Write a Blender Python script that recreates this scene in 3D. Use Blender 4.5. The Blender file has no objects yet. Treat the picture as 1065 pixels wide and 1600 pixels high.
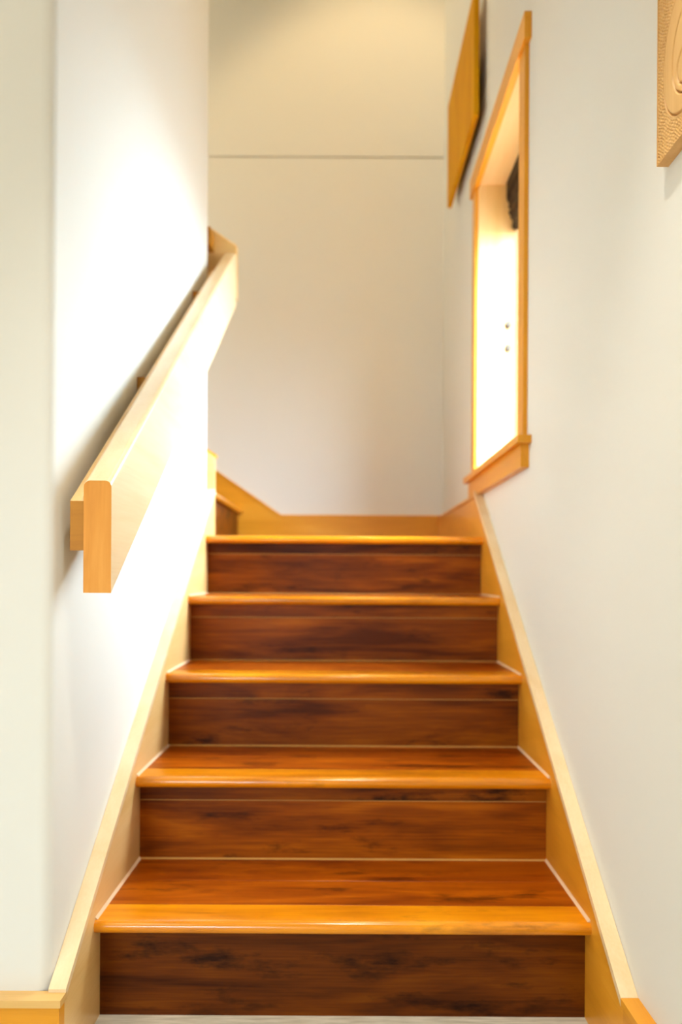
import bpy, bmesh, math, random
from mathutils import Vector, Matrix
random.seed(7)
S = bpy.context.scene
C = S.collection

# ------------------------------------------------------------------ camera
cam_d = bpy.data.cameras.new('camera'); cam = bpy.data.objects.new('camera', cam_d); C.objects.link(cam)
ROLL = 0.0056
cam.matrix_world = Matrix(((math.cos(ROLL), -math.sin(ROLL), 0, -0.002),
                           (0, 0, -1, 0),
                           (math.sin(ROLL), math.cos(ROLL), 0, 0.821),
                           (0, 0, 0, 1)))
cam_d.sensor_fit = 'VERTICAL'; cam_d.sensor_height = 36.0; cam_d.sensor_width = 24.0
cam_d.lens = 27.336
cam_d.shift_x = -4.0/1600; cam_d.shift_y = 99.6/1600
cam_d.clip_start = 0.02
cam_d.dof.use_dof = True; cam_d.dof.focus_distance = 1.22; cam_d.dof.aperture_fstop = 2.5
S.camera = cam

# ------------------------------------------------------------------ daylight and lamps
W = bpy.data.worlds.new('daylight'); S.world = W; W.use_nodes = True
bg = W.node_tree.nodes['Background']
# bright overcast sky: brightest high up, dim towards the built-up horizon, dark ground
_n = W.node_tree.nodes; _l = W.node_tree.links.new
_tc = _n.new('ShaderNodeTexCoord'); _sx = _n.new('ShaderNodeSeparateXYZ'); _mr = _n.new('ShaderNodeMapRange'); _rp = _n.new('ShaderNodeValToRGB')
_l(_tc.outputs['Generated'], _sx.inputs[0]); _l(_sx.outputs['Z'], _mr.inputs['Value']); _mr.inputs['From Min'].default_value = -1; _mr.inputs['From Max'].default_value = 1
_l(_mr.outputs[0], _rp.inputs[0]); _l(_rp.outputs[0], bg.inputs[0])
_e = _rp.color_ramp.elements
_e[0].position = 0.0; _e[0].color = (0.055, 0.062, 0.055, 1); _e[1].position = 1.0; _e[1].color = (0.84, 0.95, 1.0, 1)
for _p, _k in ((0.48, 0.14), (0.515, 0.46), (0.64, 0.76), (0.75, 0.92)):
    _x = _e.new(_p); _x.color = (0.77*_k, 0.97*_k, 1.10*_k, 1)
bg.inputs[1].default_value = 60.0

WARM = (1.0, 0.71, 0.35)
def lamp(name, kind, loc, power, color, target=None, **kw):
    l = bpy.data.lights.new(name, kind); l.energy = power; l.color = color
    for k, v in kw.items(): setattr(l, k, v)
    o = bpy.data.objects.new(name, l); o.location = loc; C.objects.link(o)
    if target is not None:
        o.rotation_euler = (Vector(target)-Vector(loc)).to_track_quat('-Z', 'Y').to_euler()
    return o
p = lamp('window_daylight_portal', 'AREA', (0.70, 2.4475, 1.685), 1, (1, 1, 1), (0, 2.4475, 1.685), shape='RECTANGLE', size=0.72, size_y=1.05)
p.data.cycles.is_portal = True
# recessed downlights: stairwell ceiling near the far wall, and the hall behind/above the camera
lamp('stairwell_downlight', 'SPOT', (0.17, 2.92, 4.86), 122, WARM, (0.17, 2.92, 0), spot_size=math.radians(80), spot_blend=0.35, shadow_soft_size=0.06)
lamp('stair_foot_downlight', 'SPOT', (0.02, 0.80, 2.58), 80, (1.0, 0.95, 0.84), (0.02, 0.86, 0), spot_size=math.radians(66), spot_blend=0.7, shadow_soft_size=0.05)
lamp('hall_ceiling_lamp', 'AREA', (-1.3, -0.35, 2.57), 27, (1.0, 0.83, 0.58), (-1.3, -0.35, 0), shape='DISK', size=1.0)
lamp('upper_hall_fill_lamp', 'AREA', (-2.1, 3.15, 3.6), 12, (1.0, 0.76, 0.40), (-1.0, 3.4, 1.6), shape='DISK', size=0.5)  # warm fill added for the back wall
p = lamp('fill_window_portal', 'AREA', (-1.1, -3.18, 1.15), 1, (1, 1, 1), (-1.1, 0, 1.15), shape='RECTANGLE', size=1.1, size_y=0.9)  # sky portal of the added fill window
p.data.cycles.is_portal = True

S.view_settings.view_transform = 'Standard'; S.view_settings.look = 'None'
S.view_settings.gamma = 1.0; S.view_settings.use_curve_mapping = False
S.view_settings.exposure = 0.0

# ------------------------------------------------------------------ helpers
def obj(name, bm, mats, parent=None, bevel=0.0, smooth=False):
    """link a bmesh (world coordinates) as ONE mesh object; parented parts are stored relative to the parent"""
    if bevel > 0:
        es = [e for e in bm.edges if len(e.link_faces) == 2 and e.calc_face_angle(0) > 0.5]
        bmesh.ops.bevel(bm, geom=es, offset=bevel, segments=2, affect='EDGES', profile=0.5, clamp_overlap=True)
    bmesh.ops.recalc_face_normals(bm, faces=bm.faces)
    base = wloc(parent) if parent else None
    if parent is None:
        xs = [v.co for v in bm.verts]
        base = Vector((sum(v.x for v in xs)/len(xs), sum(v.y for v in xs)/len(xs), min(v.z for v in xs)))
    for v in bm.verts: v.co -= base
    me = bpy.data.meshes.new(name); bm.to_mesh(me); bm.free()
    for m in (mats if isinstance(mats, (list, tuple)) else [mats]): me.materials.append(m)
    if smooth:
        for f in me.polygons: f.use_smooth = True
        me.set_sharp_from_angle(angle=math.radians(35))
    o = bpy.data.objects.new(name, me); C.objects.link(o)
    if parent: o.parent = parent
    else: o.location = base
    return o
def wloc(o):
    v = Vector((0, 0, 0))
    while o: v = v + o.location; o = o.parent
    return v
def thing(name, loc, label=None, cat=None, group=None, kind=None):
    o = bpy.data.objects.new(name, None); o.location = loc; o.empty_display_size = 0.05; C.objects.link(o)
    if label: o['label'] = label
    if cat: o['category'] = cat
    if group: o['group'] = group
    if kind: o['kind'] = kind
    return o
def tag(o, label=None, cat=None, kind=None):
    if label: o['label'] = label
    if cat: o['category'] = cat
    if kind: o['kind'] = kind
    return o
def box(bm, x0, x1, y0, y1, z0, z1, mi=0):
    vs = [bm.verts.new((x, y, z)) for x in (x0, x1) for y in (y0, y1) for z in (z0, z1)]
    for a in ((0,1,3,2), (4,6,7,5), (0,4,5,1), (2,3,7,6), (0,2,6,4), (1,5,7,3)):
        f = bm.faces.new([vs[i] for i in a]); f.material_index = mi
    return bm
def prism(bm, pts, axis, a, b, mi=0):
    """extrude a 2D outline: axis 'x' -> pts are (y,z); 'y' -> (x,z); 'z' -> (x,y)"""
    def P(p, t):
        return {'x': (t, p[0], p[1]), 'y': (p[0], t, p[1]), 'z': (p[0], p[1], t)}[axis]
    A = [bm.verts.new(P(p, a)) for p in pts]; B = [bm.verts.new(P(p, b)) for p in pts]
    n = len(pts)
    fs = [bm.faces.new(A), bm.faces.new(list(reversed(B)))]
    for i in range(n): fs.append(bm.faces.new((A[i], B[i], B[(i+1) % n], A[(i+1) % n])))
    for f in fs: f.material_index = mi
    return bm
def ring_sweep(bm, rings):
    R = [[bm.verts.new(p) for p in r] for r in rings]; n = len(R[0])
    for k in range(len(R)-1):
        for i in range(n): bm.faces.new((R[k][i], R[k+1][i], R[k+1][(i+1) % n], R[k][(i+1) % n]))
    bm.faces.new(R[0]); bm.faces.new(list(reversed(R[-1])))
    return bm
def arc(cx, cy, r, a0, a1, n=6):
    return [(cx+r*math.cos(math.radians(a0+(a1-a0)*i/n)), cy+r*math.sin(math.radians(a0+(a1-a0)*i/n))) for i in range(n+1)]
NB = bmesh.new

# ------------------------------------------------------------------ materials
def mat(name):
    m = bpy.data.materials.new(name); m.use_nodes = True
    nt = m.node_tree; return m, nt, nt.nodes['Principled BSDF']
def node(nt, t, **kw):
    n = nt.nodes.new(t)
    for k, v in kw.items(): setattr(n, k, v)
    return n
def paint(name, col, bump=0.03, rough=0.75):
    m, nt, b = mat(name)
    tc = node(nt, 'ShaderNodeTexCoord'); nz = node(nt, 'ShaderNodeTexNoise')
    nz.inputs['Scale'].default_value = 140; nz.inputs['Detail'].default_value = 3
    bp = node(nt, 'ShaderNodeBump'); bp.inputs['Strength'].default_value = bump; bp.inputs['Distance'].default_value = 0.002
    nt.links.new(tc.outputs['Object'], nz.inputs['Vector']); nt.links.new(nz.outputs['Fac'], bp.inputs['Height'])
    nt.links.new(bp.outputs['Normal'], b.inputs['Normal'])
    b.inputs['Base Color'].default_value = (*col, 1); b.inputs['Roughness'].default_value = rough
    b.inputs['Specular IOR Level'].default_value = 0.25
    return m
def wood(name, dark, mid, light, grain='x', seed=0.0, rough=0.35, figure=1.0, fine=1.0, coat=0.0, knots=0.0, bump=0.05, spec=0.35, crough=0.22):
    m, nt, b = mat(name); L = nt.links.new
    tc = node(nt, 'ShaderNodeTexCoord')
    def stretched(along, across, off):
        mp = node(nt, 'ShaderNodeMapping'); s = [across]*3; s['xyz'.index(grain)] = along
        mp.inputs['Scale'].default_value = s; mp.inputs['Location'].default_value = (seed+off, seed*1.7+off, seed*0.6)
        L(tc.outputs['Object'], mp.inputs['Vector']); return mp
    n1 = node(nt, 'ShaderNodeTexNoise'); n1.inputs['Scale'].default_value = 1; n1.inputs['Detail'].default_value = 5
    n1.inputs['Distortion'].default_value = 0.8; L(stretched(2.2*figure, 16*figure, 0).outputs[0], n1.inputs['Vector'])
    n2 = node(nt, 'ShaderNodeTexNoise'); n2.inputs['Scale'].default_value = 1; n2.inputs['Detail'].default_value = 4
    L(stretched(9, 260*fine, 3.1).outputs[0], n2.inputs['Vector'])
    mx = node(nt, 'ShaderNodeMath', operation='MULTIPLY_ADD'); mx.inputs[1].default_value = 0.30
    L(n2.outputs['Fac'], mx.inputs[0])
    sb = node(nt, 'ShaderNodeMath', operation='MULTIPLY_ADD'); sb.inputs[1].default_value = 0.85; sb.inputs[2].default_value = -0.07
    L(n1.outputs['Fac'], sb.inputs[0]); L(sb.outputs[0], mx.inputs[2])
    rp = node(nt, 'ShaderNodeValToRGB'); e = rp.color_ramp.elements
    e[0].position = 0.34; e[0].color = (*dark, 1); e[1].position = 0.72; e[1].color = (*light, 1)
    k = e.new(0.53); k.color = (*mid, 1)
    L(mx.outputs[0], rp.inputs[0]); col = rp.outputs[0]
    if knots > 0:
        n3 = node(nt, 'ShaderNodeTexNoise'); n3.inputs['Scale'].default_value = 1; n3.inputs['Detail'].default_value = 6; n3.inputs['Roughness'].default_value = 0.65
        L(stretched(5, 17, 7.7).outputs[0], n3.inputs['Vector'])
        r3 = node(nt, 'ShaderNodeValToRGB'); r3.color_ramp.elements[0].position = 0.57; r3.color_ramp.elements[0].color = (0, 0, 0, 1)
        r3.color_ramp.elements[1].position = 0.70; r3.color_ramp.elements[1].color = (knots, knots, knots, 1)
        L(n3.outputs['Fac'], r3.inputs[0])
        mc = node(nt, 'ShaderNodeMix', data_type='RGBA'); mc.inputs['B'].default_value = (*(c*0.22 for c in dark), 1)
        L(r3.outputs[0], mc.inputs['Factor']); L(col, mc.inputs['A']); col = mc.outputs['Result']
    L(col, b.inputs['Base Color'])
    b.inputs['Roughness'].default_value = rough
    b.inputs['Coat Weight'].default_value = coat; b.inputs['Coat Roughness'].default_value = crough; b.inputs['Specular IOR Level'].default_value = spec
    bp = node(nt, 'ShaderNodeBump'); bp.inputs['Strength'].default_value = bump; bp.inputs['Distance'].default_value = 0.001
    L(n2.outputs['Fac'], bp.inputs['Height']); L(bp.outputs['Normal'], b.inputs['Normal'])
    return m

M_wall = paint('cream_wall_paint', (0.76, 0.755, 0.715))
M_ceil = paint('white_ceiling_paint', (0.85, 0.82, 0.75))
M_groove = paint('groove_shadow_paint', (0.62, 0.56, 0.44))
FIR = ((0.70, 0.29, 0.018), (0.78, 0.335, 0.024), (0.84, 0.39, 0.04))
def fir(name, grain, seed, rough=0.32): return wood(name, *FIR, grain=grain, seed=seed, rough=rough, figure=0.8, coat=0.1, spec=0.2)
M_fir_y = fir('varnished_fir_lengthwise', 'y', 1.3)
M_fir_x = fir('varnished_fir_crosswise', 'x', 4.2)
M_fir_z = fir('varnished_fir_upright', 'z', 6.6)
M_fir_lit = wood('lit_fir_lengthwise', (0.80, 0.58, 0.32), (0.84, 0.64, 0.39), (0.87, 0.69, 0.45), grain='y', seed=3.3, rough=0.32, figure=0.8, coat=0.25)  # fir paled for rail and caps: daylight overexposure put into the colour
M_fir_lit_x = wood('lit_fir_across', (0.70, 0.42, 0.13), (0.77, 0.48, 0.17), (0.82, 0.54, 0.22), grain='x', seed=8.3, rough=0.32, figure=0.8, coat=0.25)  # crosswise fir paled the same way, bright daylight held in its colour
M_jamb = wood('lit_pale_fir_upright', (0.76, 0.50, 0.20), (0.81, 0.55, 0.25), (0.85, 0.60, 0.30), grain='z', seed=1.9, rough=0.4, figure=0.8)  # pale jamb wood, lightened further so daylight washes it white
M_fir_left_lit = wood('lit_left_fir_lengthwise', (0.74, 0.46, 0.16), (0.80, 0.52, 0.21), (0.84, 0.58, 0.27), grain='y', seed=5.3, rough=0.32, figure=0.8, coat=0.25)  # paler copy of the fir, window light on the left side painted in
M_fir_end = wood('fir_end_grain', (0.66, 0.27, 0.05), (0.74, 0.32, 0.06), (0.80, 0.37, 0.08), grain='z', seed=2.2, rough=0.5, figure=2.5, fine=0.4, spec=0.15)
M_fir_dark = wood('shaded_fir_block', (0.40, 0.15, 0.008), (0.47, 0.19, 0.010), (0.53, 0.22, 0.014), grain='x', seed=2.9, rough=0.5, figure=2.0, fine=0.4)  # darkened fir: shade on the spacer's end put into the colour
M_panel = wood('carved_cedar', (0.64, 0.36, 0.12), (0.72, 0.43, 0.16), (0.78, 0.49, 0.20), grain='z', seed=9.0, rough=0.5, figure=0.7)
M_panel2 = wood('amber_cedar', (0.56, 0.23, 0.002), (0.66, 0.30, 0.003), (0.72, 0.35, 0.005), grain='z', seed=12.0, rough=0.6, figure=0.9, spec=0.06)
M_caulk2 = paint('brown_caulk', (0.52, 0.27, 0.07), 0.0, 0.5)
M_caulk = paint('tan_caulk', (0.78, 0.55, 0.36), 0.0, 0.4)
M_blind = wood('woven_brown_blind', (0.012, 0.005, 0.002), (0.035, 0.015, 0.005), (0.10, 0.045, 0.015), grain='y', seed=5.0, rough=0.7, figure=3, bump=0.4)
M_metal = mat('dark_steel')[0]
_b = M_metal.node_tree.nodes['Principled BSDF']; _b.inputs['Base Color'].default_value = (0.10, 0.085, 0.07, 1); _b.inputs['Metallic'].default_value = 0.7; _b.inputs['Roughness'].default_value = 0.45
NOSE = ((0.50, 0.15, 0.001), (0.74, 0.25, 0.002), (0.85, 0.33, 0.004))
PLANK = ((0.17, 0.026, 0.0006), (0.33, 0.066, 0.0008), (0.50, 0.118, 0.0016))
RISER = ((0.085, 0.016, 0.0006), (0.225, 0.049, 0.0008), (0.37, 0.098, 0.0015))
M_nose = [wood('honey_stained_nosing', *NOSE, grain='x', seed=20+i*3.3, rough=0.30, coat=0.9, crough=0.16, spec=0.1, figure=1.0, knots=0.5) for i in range(2)]
M_plank = [wood('chestnut_stained_tread', *PLANK, grain='x', seed=30+i*4.1, rough=0.33, coat=0.12, spec=0.15, figure=1.2, knots=0.8) for i in range(5)]
M_riser = [wood('walnut_stained_riser', *[tuple(c*k for c in q) for q in RISER], grain='x', seed=50+i*3.7, rough=0.4, coat=0.0, spec=0.12, figure=1.1, knots=0.9)
           for i, k in enumerate((0.55, 1.2, 0.88, 1.05, 1.0, 0.8))]
# pale floor
M_floor, nt, b = mat('pale_stone_floor')
tc = node(nt, 'ShaderNodeTexCoord'); mp = node(nt, 'ShaderNodeMapping'); mp.inputs['Scale'].default_value = (8, 60, 8)
nz = node(nt, 'ShaderNodeTexNoise'); nz.inputs['Scale'].default_value = 2.2; nz.inputs['Detail'].default_value = 8
rp = node(nt, 'ShaderNodeValToRGB'); rp.color_ramp.elements[0].position = 0.3; rp.color_ramp.elements[0].color = (0.52, 0.48, 0.38, 1)
rp.color_ramp.elements[1].position = 0.7; rp.color_ramp.elements[1].color = (0.80, 0.75, 0.64, 1)
nt.links.new(tc.outputs['Object'], mp.inputs[0]); nt.links.new(mp.outputs[0], nz.inputs['Vector']); nt.links.new(nz.outputs['Fac'], rp.inputs[0]); nt.links.new(rp.outputs[0], b.inputs['Base Color'])
b.inputs['Roughness'].default_value = 0.55
# window glass: clear with a faint reflection
M_glass = bpy.data.materials.new('window_glass'); M_glass.use_nodes = True; nt = M_glass.node_tree; nt.nodes.clear()
out = node(nt, 'ShaderNodeOutputMaterial'); mxs = node(nt, 'ShaderNodeMixShader'); tr = node(nt, 'ShaderNodeBsdfTransparent'); gl = node(nt, 'ShaderNodeBsdfGlossy')
lw = node(nt, 'ShaderNodeLayerWeight'); pw = node(nt, 'ShaderNodeMath', operation='POWER'); pw.inputs[1].default_value = 5
fr = node(nt, 'ShaderNodeMath', operation='MULTIPLY_ADD'); fr.inputs[1].default_value = 0.9; fr.inputs[2].default_value = 0.04
nt.links.new(lw.outputs['Facing'], pw.inputs[0]); nt.links.new(pw.outputs[0], fr.inputs[0]); gl.inputs['Roughness'].default_value = 0.02
nt.links.new(fr.outputs[0], mxs.inputs[0]); nt.links.new(tr.outputs[0], mxs.inputs[1]); nt.links.new(gl.outputs[0], mxs.inputs[2]); nt.links.new(mxs.outputs[0], out.inputs[0])

# ------------------------------------------------------------------ dimensions (metres; y runs up the stairs, away from the camera)
WX = 0.477            # wall faces left and right of the stairs
SK = 0.452            # face of the skirt boards
YC, YE, YB = 1.265, 2.70, 3.79      # near corner of left wall, its far end, back wall
R_, T_ = 0.19, 0.28
Y1 = 1.4115           # front of the first nosing
NS = 0.0385           # nosing to riser face
ZL = 5*R_             # landing height
SL = R_/T_
GZ = 2.861            # height of the wall groove
ZT = 4.9
WY0, WY1, WZ0, WZ1 = 2.105, 2.79, 1.185, 2.228      # window opening

# ------------------------------------------------------------------ setting
def structure(name, bm, m, label, parent=None, **k): return tag(obj(name, bm, m, parent, **k), label, None, 'structure')
bm = NB(); box(bm, -3.2, WX+0.2, -3.0, 2.6, -0.12, 0)
structure('floor', bm, M_floor, 'pale stone coloured floor at the foot of the stairs')
bm = NB(); box(bm, -3.2, WX+0.2, -3.0, YC+0.1, 2.6, 2.7); box(bm, -3.2, WX+0.2, YC+0.1, YB+0.15, ZT, ZT+0.1); box(bm, -WX, WX, YC, YC+0.1, 2.7, ZT)
structure('ceiling', bm, M_ceil, 'pale ceiling over the hall and the stairwell')
# left wall: one block whose two corners are bullnosed
r = 0.022
pts = [(-3.2, YC)] + arc(-WX-r, YC+r, r, -90, 0) + arc(-WX-r, YE-r, r, 0, 90) + [(-3.2, YE)]
bm = NB(); prism(bm, pts, 'z', 0, ZT)
structure('wall_left', bm, M_wall, 'white painted wall left of the stairs with rounded corners', smooth=True)
# right wall with the window opening and the groove
bm = NB(); X0, X1 = WX, WX+0.19
box(bm, X0, X1, -3.0, WY0-0.02, 0, GZ-0.003); box(bm, X0, X1, WY1+0.02, YB+0.15, 0, GZ-0.003)
box(bm, X0, X1, WY0-0.02, WY1+0.02, 0, WZ0-0.02); box(bm, X0, X1, WY0-0.02, WY1+0.02, WZ1+0.02, GZ-0.003)
box(bm, X0+0.006, X1, -3.0, YB+0.15, GZ-0.003, GZ+0.003, 1); box(bm, X0, X1, -3.0, YB+0.15, GZ+0.003, ZT)
structure('wall_right', bm, [M_wall, M_groove], 'pale wall right of the stairs holding the window')
bm = NB()
box(bm, -3.2, WX, YB, YB+0.15, 0, GZ-0.004); box(bm, -3.2, WX, YB+0.010, YB+0.15, GZ-0.004, GZ+0.004, 1); box(bm, -3.2, WX, YB, YB+0.15, GZ+0.004, ZT)
structure('wall_back', bm, [M_wall, M_groove], 'cream wall at the top of the stairs with a horizontal groove')
bm = NB()
for q in ((-3.2, -1.6, 0, 2.7), (-0.6, WX+0.19, 0, 2.7), (-1.6, -0.6, 0, 0.75), (-1.6, -0.6, 1.55, 2.7)): box(bm, q[0], q[1], -3.15, -3.0, q[2], q[3])
structure('wall_rear', bm, M_wall, 'wall of the hall behind the viewer')
bm = NB(); box(bm, -3.35, -3.2, -3.15, YB+0.15, 0, ZT)
structure('wall_side', bm, M_wall, 'far side wall of the hall')

# ------------------------------------------------------------------ baseboards (horizontal runs)
def board(bm, x0, x1, y0, y1, z0, z1): return box(bm, x0, x1, y0, y1, z0, z1)
CT = 0.012            # cap thickness
zb = 0.143
bm = NB(); box(bm, -3.2, -SK, YC-0.024, YC, 0, zb-CT)
bl = structure('baseboard_left', bm, M_fir_x, 'varnished wood baseboard along the near left wall', bevel=0.0015)
bm = NB(); box(bm, -3.2, -SK+0.004, YC-0.030, YC, zb-CT, zb)
obj('cap', bm, M_fir_lit_x, bl, bevel=0.003)
bm = NB(); box(bm, SK, WX, -3.0, YC-0.012, 0, zb-CT)
br = structure('baseboard_right', bm, M_fir_y, 'varnished wood baseboard at the foot of the right wall', bevel=0.0015)
bm = NB(); box(bm, SK-0.004, WX, -3.0, YC-0.012, zb-CT, zb)
obj('cap', bm, M_fir_y, br, bevel=0.003)
zt = 1.115
bm = NB(); box(bm, -0.306, WX-0.022, YB-0.022, YB, ZL, zt-CT)
bb = structure('baseboard_back', bm, M_fir_x, 'varnished wood baseboard along the landing under the back wall', bevel=0.0015)
bm = NB(); box(bm, -0.306, WX-0.018, YB-0.026, YB, zt-CT, zt)
obj('cap', bm, M_fir_x, bb, bevel=0.002)
bm = NB(); box(bm, SK+0.003, WX, YE+0.003, YB, ZL, zt-0.008-CT)
bs = structure('baseboard_side', bm, M_fir_y, 'varnished wood baseboard along the landing under the window', bevel=0.0015)
bm = NB(); box(bm, SK-0.001, WX, YE+0.003, YB, zt-0.008-CT, zt-0.008)
obj('cap', bm, M_fir_y, bs, bevel=0.002)

# ------------------------------------------------------------------ main staircase
st = thing('staircase', (0, Y1, 0), 'reddish brown wooden staircase of five steps rising between the white walls', 'staircase')
def nosing(bm, y0, y1, z, x0=-SK, x1=SK, th=0.024):
    r = th/2
    prism(bm, arc(y0+r, z-r, r, 270, 90, 10) + [(y1-0.0006, z), (y1, z-0.0008), (y1, z-th)], 'x', x0, x1)
    return bm
def tread(i, y0, y1, x0, x1, cuts, parent, mi):
    """planks of one tread behind its nosing; cuts = joint positions between planks"""
    z = (i+1)*R_; bm = NB(); ys = [y0] + cuts + [y1]
    for k in range(len(ys)-1):
        e = 0.0007
        prism(bm, [(ys[k], z-0.022), (ys[k], z-e), (ys[k]+e, z), (ys[k+1]-e, z), (ys[k+1], z-e), (ys[k+1], z-0.022)], 'x', x0, x1, k % 2)
    return obj('tread', bm, [M_plank[mi % 5], M_plank[(mi+2) % 5]], parent)
NW = 0.078
for i in range(4):
    y = Y1+i*T_; z = (i+1)*R_
    t = tread(i, y+NW, y+T_+NS+0.018, -SK, SK, [y+NW+0.118], st, i)
    obj('nosing', nosing(NB(), y, y+NW, z), M_nose[i % 2], t, smooth=True)
    # pale caulk where the tread meets skirts and the next riser
    bm = NB(); c = 0.0045; yr = y+T_+NS
    for s in (-1, 1):
        prism(bm, [(s*SK, z), (s*(SK-c), z), (s*SK, z+c)], 'y', y+0.010, yr)
    prism(bm, [(yr, z), (yr-0.0045, z), (yr, z+0.0025)], 'x', -SK, SK, 1)
    tag(obj('caulk_bead', bm, [M_caulk, M_caulk2], st), 'pale caulk line around the tread')
# landing boards
bm = NB(); y0 = Y1+4*T_; YL = YE+0.0; bmu = NB()
for k in range(9):
    a = y0+NW+k*0.134; b_ = min(a+0.134, YB); e = 0.0007
    if a >= YB: break
    b_ = min(b_, YB-0.001)
    for (bq, xa, xb) in (((bm, -SK, SK),) if k == 0 else ((bmu, -0.53, WX-0.001),)):
        if k == 0: b_ = YE
        if k == 1: a = YE+0.0005
        prism(bq, [(a, ZL-0.022), (a, ZL-e), (a+e, ZL), (b_-e, ZL), (b_, ZL-e), (b_, ZL-0.022)], 'x', xa, xb, k % 2)
ld = obj('landing', bm, [M_plank[3], M_plank[1]], st)
obj('nosing', nosing(NB(), y0, y0+NW, ZL), M_nose[0], ld, smooth=True)
# (the boards behind it are linked with the upper flight below)
# risers, with the narrow filler strip at the top of the middle ones
STRIP = (None, 0.037, 0.045, 0.040, 0.036)
for i in range(5):
    y = Y1+i*T_+NS; z0 = i*R_; z1 = (i+1)*R_-0.0235; bm = NB()
    if STRIP[i]:
        zs = z1-STRIP[i]; e = 0.0009
        prism(bm, [(y, z0), (y, zs-e), (y+e, zs), (y+0.018, zs), (y+0.018, z0)], 'x', -SK, SK, 0)
        prism(bm, [(y+e, zs+0.0016), (y, zs+0.0016+e), (y, z1), (y+0.018, z1), (y+0.018, zs+0.0016)], 'x', -SK, SK, 1)
        box(bm, -SK, SK, y+0.0004, y+0.018, zs, zs+0.0016, 2)
        obj('riser', bm, [M_riser[i], M_riser[(i+1) % 5], M_caulk2], st)
    else:
        box(bm, -SK, SK, y, y+0.018, z0, z1)
        tag(obj('riser', bm, M_riser[i], st), 'darkest brown bottom riser')
# sloping skirt boards
def skirt(s):
    a0, a1 = 1.252, YE
    zA, zB = zb, zb+0.6745*(a1-a0)
    lo, hi = (SK, WX-0.0006) if s > 0 else (-WX+0.0006, -SK)
    nx = CT*1.2
    bm = NB(); prism(bm, [(YC-0.012, 0), (a1, 0), (a1, zB-nx), (a0, zA-nx), (YC-0.012, zA-nx)] if s > 0 else
                     [(YC, 0), (a1, 0), (a1, zB-nx), (YC, zA-nx+0.6745*(YC-a0))], 'x', lo, hi)
    o = obj('skirt_board', bm, M_fir_y if s > 0 else M_fir_left_lit, st)
    lo, hi = (SK-0.004, WX-0.0006) if s > 0 else (-WX+0.0006, -SK+0.004)
    y_st = YC-0.012 if s > 0 else YC-0.005
    z_st = zA+0.6745*max(0, y_st-a0)
    bm = NB(); prism(bm, [(y_st, z_st-nx), (a1, zB-nx), (a1, zB), (y_st, z_st)], 'x', lo, hi)
    tag(obj('skirt_cap', bm, M_fir_lit, o, bevel=0.003), 'sloping cap along the top, colour lightened as if lit')
skirt(-1); skirt(1)

# ------------------------------------------------------------------ upper flight, turning left along the back wall
uf = thing('staircase', (-0.5, YB-0.5, ZL), 'upper flight turning left on the landing beside the back wall, only its first step showing', 'staircase')
obj('landing', bmu, [M_plank[3], M_plank[1]], uf)
YU0, YU1 = YE+0.024, YB-0.0225
for k in range(2):
    x = -0.515-k*T_; z = ZL+(k+1)*R_
    bm = NB(); box(bm, x-0.018, x, YU0, YU1, ZL+k*R_+0.0004, z-0.0235); obj('riser', bm, M_riser[5], uf)
    bm = NB(); box(bm, x-T_-0.018, x-0.05, YU0, YU1, z-0.022, z); t = obj('tread', bm, M_plank[k], uf)
    bm = NB(); rr = 0.012
    prism(bm, arc(x+0.025-rr, z-rr, rr, -90, 90, 8) + [(x-0.05, z), (x-0.05, z-0.024)], 'y', YU0, YU1); obj('nosing', bm, M_nose[1], t, smooth=True)
xs, xe = -0.306, -1.3; zr = zt+SL*(xs-xe)
bm = NB(); prism(bm, [(xs, ZL+0.0004), (xs, zt-CT), (xe, zr-CT), (xe, ZL)], 'y', YB-0.022, YB-0.0008)
sk = obj('skirt_board', bm, M_fir_x, uf)
bm = NB(); prism(bm, [(xs, zt-CT), (xs, zt), (xe, zr), (xe, zr-CT)], 'y', YB-0.026, YB-0.0008); obj('skirt_cap', bm, M_fir_x, sk, bevel=0.002)
xs = -SK; z0 = 1.243; zr = z0+SL*(xs-xe)
bm = NB(); prism(bm, [(xs, ZL+0.0004), (xs, z0-CT), (xe, zr-CT), (xe, ZL+0.0004)], 'y', YE+0.0008, YE+0.022)
sk = tag(obj('skirt_board', bm, M_fir_lit_x, uf, bevel=0.0015), 'short upright edge showing past the left wall')
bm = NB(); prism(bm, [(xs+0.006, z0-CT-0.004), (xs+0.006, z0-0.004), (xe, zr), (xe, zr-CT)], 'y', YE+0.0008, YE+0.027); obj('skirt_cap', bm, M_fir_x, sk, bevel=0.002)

# ------------------------------------------------------------------ handrail
hr = thing('handrail', (-0.43, 1.30, 0.790), 'thick wooden handrail board with rounded top, colour paled as if daylit, mounted along the left wall', 'handrail')
xl, xr, hz = -0.437, -0.3905, 0.188
ya, yb_, za = 1.30, 2.774, 0.790
rr = 0.011
prof = [(xl, 0.0), (xr, 0.0)] + arc(xr-rr, hz-rr, rr, 0, 90, 5) + arc(xl+rr, hz-rr, rr, 90, 180, 5)
RS = 0.673
bm = NB(); ring_sweep(bm, [[(x, ya, za+z) for x, z in prof], [(x, yb_, za+z+RS*(yb_-ya)) for x, z in prof]])
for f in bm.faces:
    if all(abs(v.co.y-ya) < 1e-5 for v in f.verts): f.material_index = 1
rail = obj('rail', bm, [M_fir_lit, M_fir_end], hr, smooth=True)
bm = NB(); sp = [(-0.4605, 0.071), (xl, 0.071), (xl, 0.154), (-0.4605, 0.154)]
ye = YE-0.03
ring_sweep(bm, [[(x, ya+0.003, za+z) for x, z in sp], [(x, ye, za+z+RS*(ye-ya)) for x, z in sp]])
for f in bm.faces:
    if all(abs(v.co.y-ya-0.003) < 1e-5 for v in f.verts): f.material_index = 1
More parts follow.
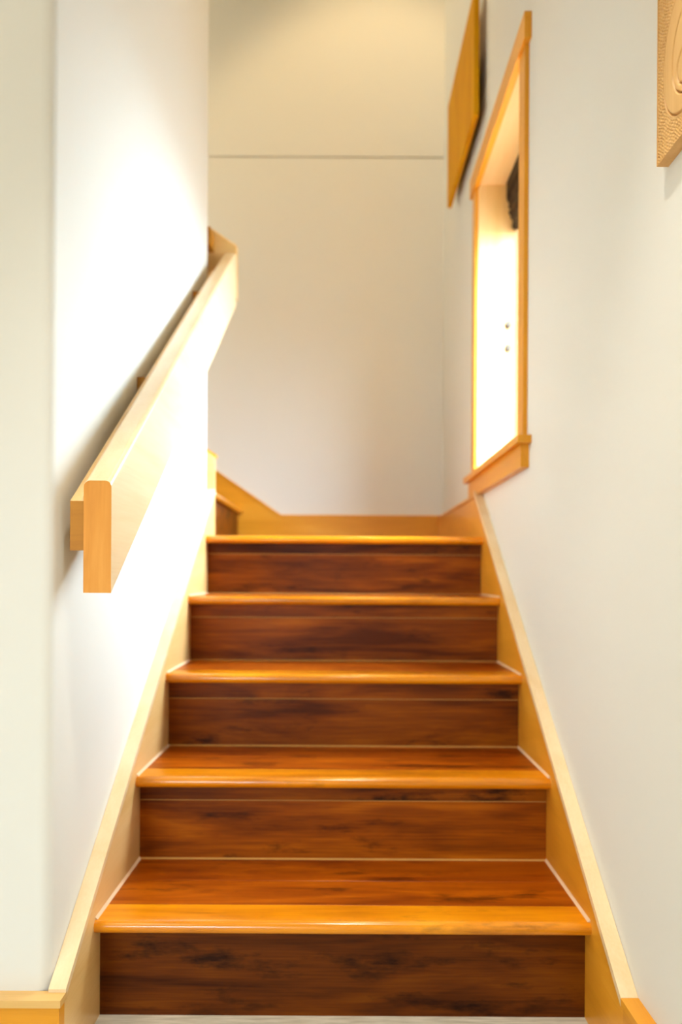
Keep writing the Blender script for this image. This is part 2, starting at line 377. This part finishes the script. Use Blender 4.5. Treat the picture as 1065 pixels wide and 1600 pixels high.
tag(obj('spacer', bm, [M_fir_left_lit, M_fir_dark], hr), 'strip between rail and wall with shade painted on its end')
# return piece climbing left behind the end of the wall
yf, zk = 2.82, za+RS*(2.82-ya)
prof2 = [(2.774, 0.0), (yf, 0.0)] + arc(yf-rr, hz-rr, rr, 0, 90, 5) + arc(2.774+rr, hz-rr, rr, 90, 180, 5)
bm = NB(); ring_sweep(bm, [[(xr, y, zk+z) for y, z in prof2], [(-1.25, y, zk+z+RS*(xr+1.25)) for y, z in prof2]])
obj('return_rail', bm, M_fir_lit_x, hr, smooth=True)
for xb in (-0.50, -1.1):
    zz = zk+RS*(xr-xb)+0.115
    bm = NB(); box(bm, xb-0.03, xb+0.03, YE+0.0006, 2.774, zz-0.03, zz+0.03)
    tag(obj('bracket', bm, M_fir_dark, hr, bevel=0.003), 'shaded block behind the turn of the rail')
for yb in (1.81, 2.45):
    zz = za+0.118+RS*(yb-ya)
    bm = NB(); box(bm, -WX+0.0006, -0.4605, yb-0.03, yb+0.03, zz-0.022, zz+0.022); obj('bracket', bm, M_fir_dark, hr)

# ------------------------------------------------------------------ window in the right wall
wn = thing('window_1', (WX, (WY0+WY1)/2, WZ0), 'tall narrow window with varnished wood casing in the right wall', None, None, 'structure')
XG = WX+0.165
JT = 0.018
# jamb lining
bm = NB(); box(bm, WX-0.002, WX+0.19, WY0-JT, WY0, WZ0, WZ1+JT); obj('side_jamb', bm, M_jamb, wn)
bm = NB(); box(bm, WX-0.002, WX+0.19, WY1, WY1+JT, WZ0, WZ1+JT); fj = obj('side_jamb', bm, M_jamb, wn)
bm = NB(); box(bm, WX-0.002, WX+0.19, WY0, WY1, WZ1, WZ1+JT); obj('head_jamb', bm, M_fir_lit, wn)
for zz in (1.723, 1.640):
    bm = NB(); ring_sweep(bm, [[(0.583+r_*math.cos(a*math.pi/6), yy, zz+1.4*r_*math.sin(a*math.pi/6)) for a in range(12)] for r_, yy in ((0.010, WY1-0.0002), (0.010, WY1-0.008), (0.005, WY1-0.012))])
    tag(obj('screw', bm, M_metal, fj), 'small dark screw')
# casing
CX = WX-0.012
for (a, b_) in ((WY0-0.068, WY0-0.005), (WY1+0.005, WY1+0.072)):
    bm = NB(); box(bm, CX, WX, a, b_, WZ0, WZ1-0.010); obj('casing', bm, M_fir_z, wn, bevel=0.002)
bm = NB(); box(bm, WX-0.019, WX, WY0-0.092, WY1+0.096, WZ1-0.010, WZ1+0.058)
obj('head_casing', bm, M_fir_y, wn, bevel=0.002)
# the sill's horns stop at the wall face
bm2 = NB(); box(bm2, WX-0.036, WX, WY0-0.115, WY1+0.105, WZ0-0.020, WZ0); box(bm2, WX, WX+0.19, WY0, WY1, WZ0-0.020, WZ0)
obj('sill', bm2, M_fir_y, wn, bevel=0.002)
bm = NB(); box(bm, WX-0.022, WX, WY0-0.088, WY1+0.075, WZ0-0.080, WZ0-0.020)
obj('apron', bm, M_fir_y, wn, bevel=0.0015)
# sash and glass
bm = NB(); s_ = 0.045
box(bm, XG-0.012, XG+0.02, WY0, WY0+s_, WZ0, WZ1); box(bm, XG-0.012, XG+0.02, WY1-s_, WY1, WZ0, WZ1)
box(bm, XG-0.012, XG+0.02, WY0+s_, WY1-s_, WZ0, WZ0+s_); box(bm, XG-0.012, XG+0.02, WY0+s_, WY1-s_, WZ1-s_, WZ1)
sa = obj('sash', bm, M_fir_z, wn)
bm = NB(); box(bm, XG, XG+0.005, WY0+s_, WY1-s_, WZ0+s_, WZ1-s_); obj('glass', bm, M_glass, sa)

# unseen window added behind the viewer as fill light for the hall
w2 = thing('fill_window_2', (-1.1, -3.0, 0.75), 'unseen hall window added behind the viewer for fill light', None, None, 'structure')
bm = NB()
for q in ((-1.6, -1.56, 0.75, 1.55), (-0.64, -0.6, 0.75, 1.55), (-1.56, -0.64, 0.75, 0.79), (-1.56, -0.64, 1.51, 1.55)): box(bm, q[0], q[1], -3.12, -3.02, q[2], q[3])
obj('sash', bm, M_fir_x, w2)
bm = NB(); box(bm, -1.56, -0.64, -3.075, -3.07, 0.79, 1.51); obj('glass', bm, M_glass, w2)

# ------------------------------------------------------------------ blind gathered at the top of the window
bl_ = thing('window_blind', (0.60, (WY0+WY1)/2, 2.06), 'dark brown woven blind pulled up inside the top of the window', 'blind')
bm = NB(); box(bm, 0.572, 0.618, WY0+0.012, WY1-0.012, 2.175, WZ1-0.0005); obj('headrail', bm, M_blind, bl_, bevel=0.002)
bm = NB(); n = 13
front = []; back = []
for k in range(n+1):       # stacked soft folds, hanging deeper towards the bottom
    z = 2.175-0.112*k/n; bulge = 0.010*abs(math.sin(k*math.pi/2.6))-0.022*k/n
    front.append((0.580-bulge, z)); back.append((0.616, z))
pr = front + list(reversed(back))
rings = []; m_ = 40
for j in range(m_+1):
    y = WY0+0.014+(WY1-WY0-0.028)*j/m_
    rings.append([(x+0.0025*math.sin(j*1.7+i*0.9), y, z+(0.004*math.sin(j*0.9+i) if i > 8 and i < 19 else 0)) for i, (x, z) in enumerate(pr)])
ring_sweep(bm, rings); obj('folds', bm, M_blind, bl_, smooth=True)

# ------------------------------------------------------------------ plain panel high on the far part of the right wall
bm = NB(); pa = thing('wall_panel', (0.45, 3.0, 2.40), 'flat amber wooden panel hung high on the right wall past the window', 'wall panel')
box(bm, 0.434, 0.452, 2.66, 3.335, 2.40, 2.835); obj('board', bm, M_panel2, pa, bevel=0.002)
bm = NB(); box(bm, 0.452, WX, 2.80, 3.20, 2.62, 2.66); obj('hanging_cleat', bm, M_metal, pa)

# ------------------------------------------------------------------ carved panel near the camera
cp = thing('carved_panel', (0.468, 0.85, 1.431), 'carved wooden relief panel with nested oval grooves on the near right wall', 'wall carving')
PY0, PY1, PZ0, PZ1 = 0.55, 1.1555, 1.431, 2.05
XF, XK = 0.4595, WX
def super_r(y, z, cy, cz, ry, rz, n=2.3): return (abs((y-cy)/ry)**n+abs((z-cz)/rz)**n)**(1/n)
def smooth01(t): t = max(0.0, min(1.0, t)); return t*t*(3-2*t)
rnd = random.Random(3)
strokes = {}
def chisel(y, z):
    # short slanted gouge marks in offset rows
    a, b2 = 0.0040, 0.0100
    u = (y*0.80+z*0.60)/b2; v = (-y*0.60+z*0.80)/a
    u += 0.2*math.sin(z*210+y*90)+0.15*math.sin(y*340-z*130); v += 0.25*math.sin(y*120+z*60)+0.08*math.sin(z*330+y*50)
    row = math.floor(v); fu = u+0.5*(row % 2)+0.6*math.sin(row*12.9898)
    fv = v-row-0.5; ff = fu-math.floor(fu)-0.5
    return math.exp(-(fv*3.6)**2)*max(0.0, 1-(ff*2.1)**2)
def relief(y, z):
    """depth cut below the panel face at (y, z)"""
    h = 0.0
    tilt = 0.25*(z-1.54)
    rings = [((1.046-tilt*0.2, 1.555, 0.088, 0.092), 0.0016), ((1.042-tilt*0.2, 1.548, 0.060, 0.062), 0.0016), ((1.040, 1.526, 0.047, 0.029), 0.0015),
             ((0.86, 1.80, 0.20, 0.16), 0.002), ((0.86, 1.80, 0.13, 0.10), 0.002), ((0.72, 1.54, 0.10, 0.07), 0.002)]
    outer = 9
    for k, ((cy, cz, ry, rz), w) in enumerate(rings):
        q = super_r(y, z, cy, cz, ry, rz)-1
        dist = q*min(ry, rz)
        h = max(h, 0.0060*math.exp(-(dist/(w*0.72))**2))
        if k in (0, 3, 5): outer = min(outer, dist)
    if outer > 0:
        h = max(h, 0.0012*smooth01(outer/0.003)+0.0024*chisel(y, z)*smooth01((outer-0.002)/0.004))
    return h
ysl = [PY0+i*0.006 for i in range(int((1.03-PY0)/0.006))]; y = 1.03
while y < PY1: ysl.append(y); y += 0.00105
ysl.append(PY1)
zsl = []; z = PZ0
while z < 1.75: zsl.append(z); z += 0.00125
while z < PZ1: zsl.append(z); z += 0.006
zsl.append(PZ1)
bm = NB(); G = []
for j, y in enumerate(ysl):
    col = []
    for k, z in enumerate(zsl):
        e = j in (0, len(ysl)-1) or k in (0, len(zsl)-1)
        col.append(bm.verts.new((XF+(0 if e else relief(y, z)), y, z)))
    G.append(col)
for j in range(len(ysl)-1):
    for k in range(len(zsl)-1): bm.faces.new((G[j][k], G[j+1][k], G[j+1][k+1], G[j][k+1]))
bk = {}
def B(v):
    if v not in bk: bk[v] = bm.verts.new((XK, v.co.y, v.co.z))
    return bk[v]
edge = [G[j][0] for j in range(len(ysl))] + [G[-1][k] for k in range(1, len(zsl))] + [G[j][-1] for j in range(len(ysl)-2, -1, -1)] + [G[0][k] for k in range(len(zsl)-2, 0, -1)]
for i in range(len(edge)):
    a, b_ = edge[i], edge[(i+1) % len(edge)]; bm.faces.new((a, B(a), B(b_), b_))
bm.faces.new([B(v) for v in edge])
obj('relief_board', bm, M_panel, cp, smooth=True)
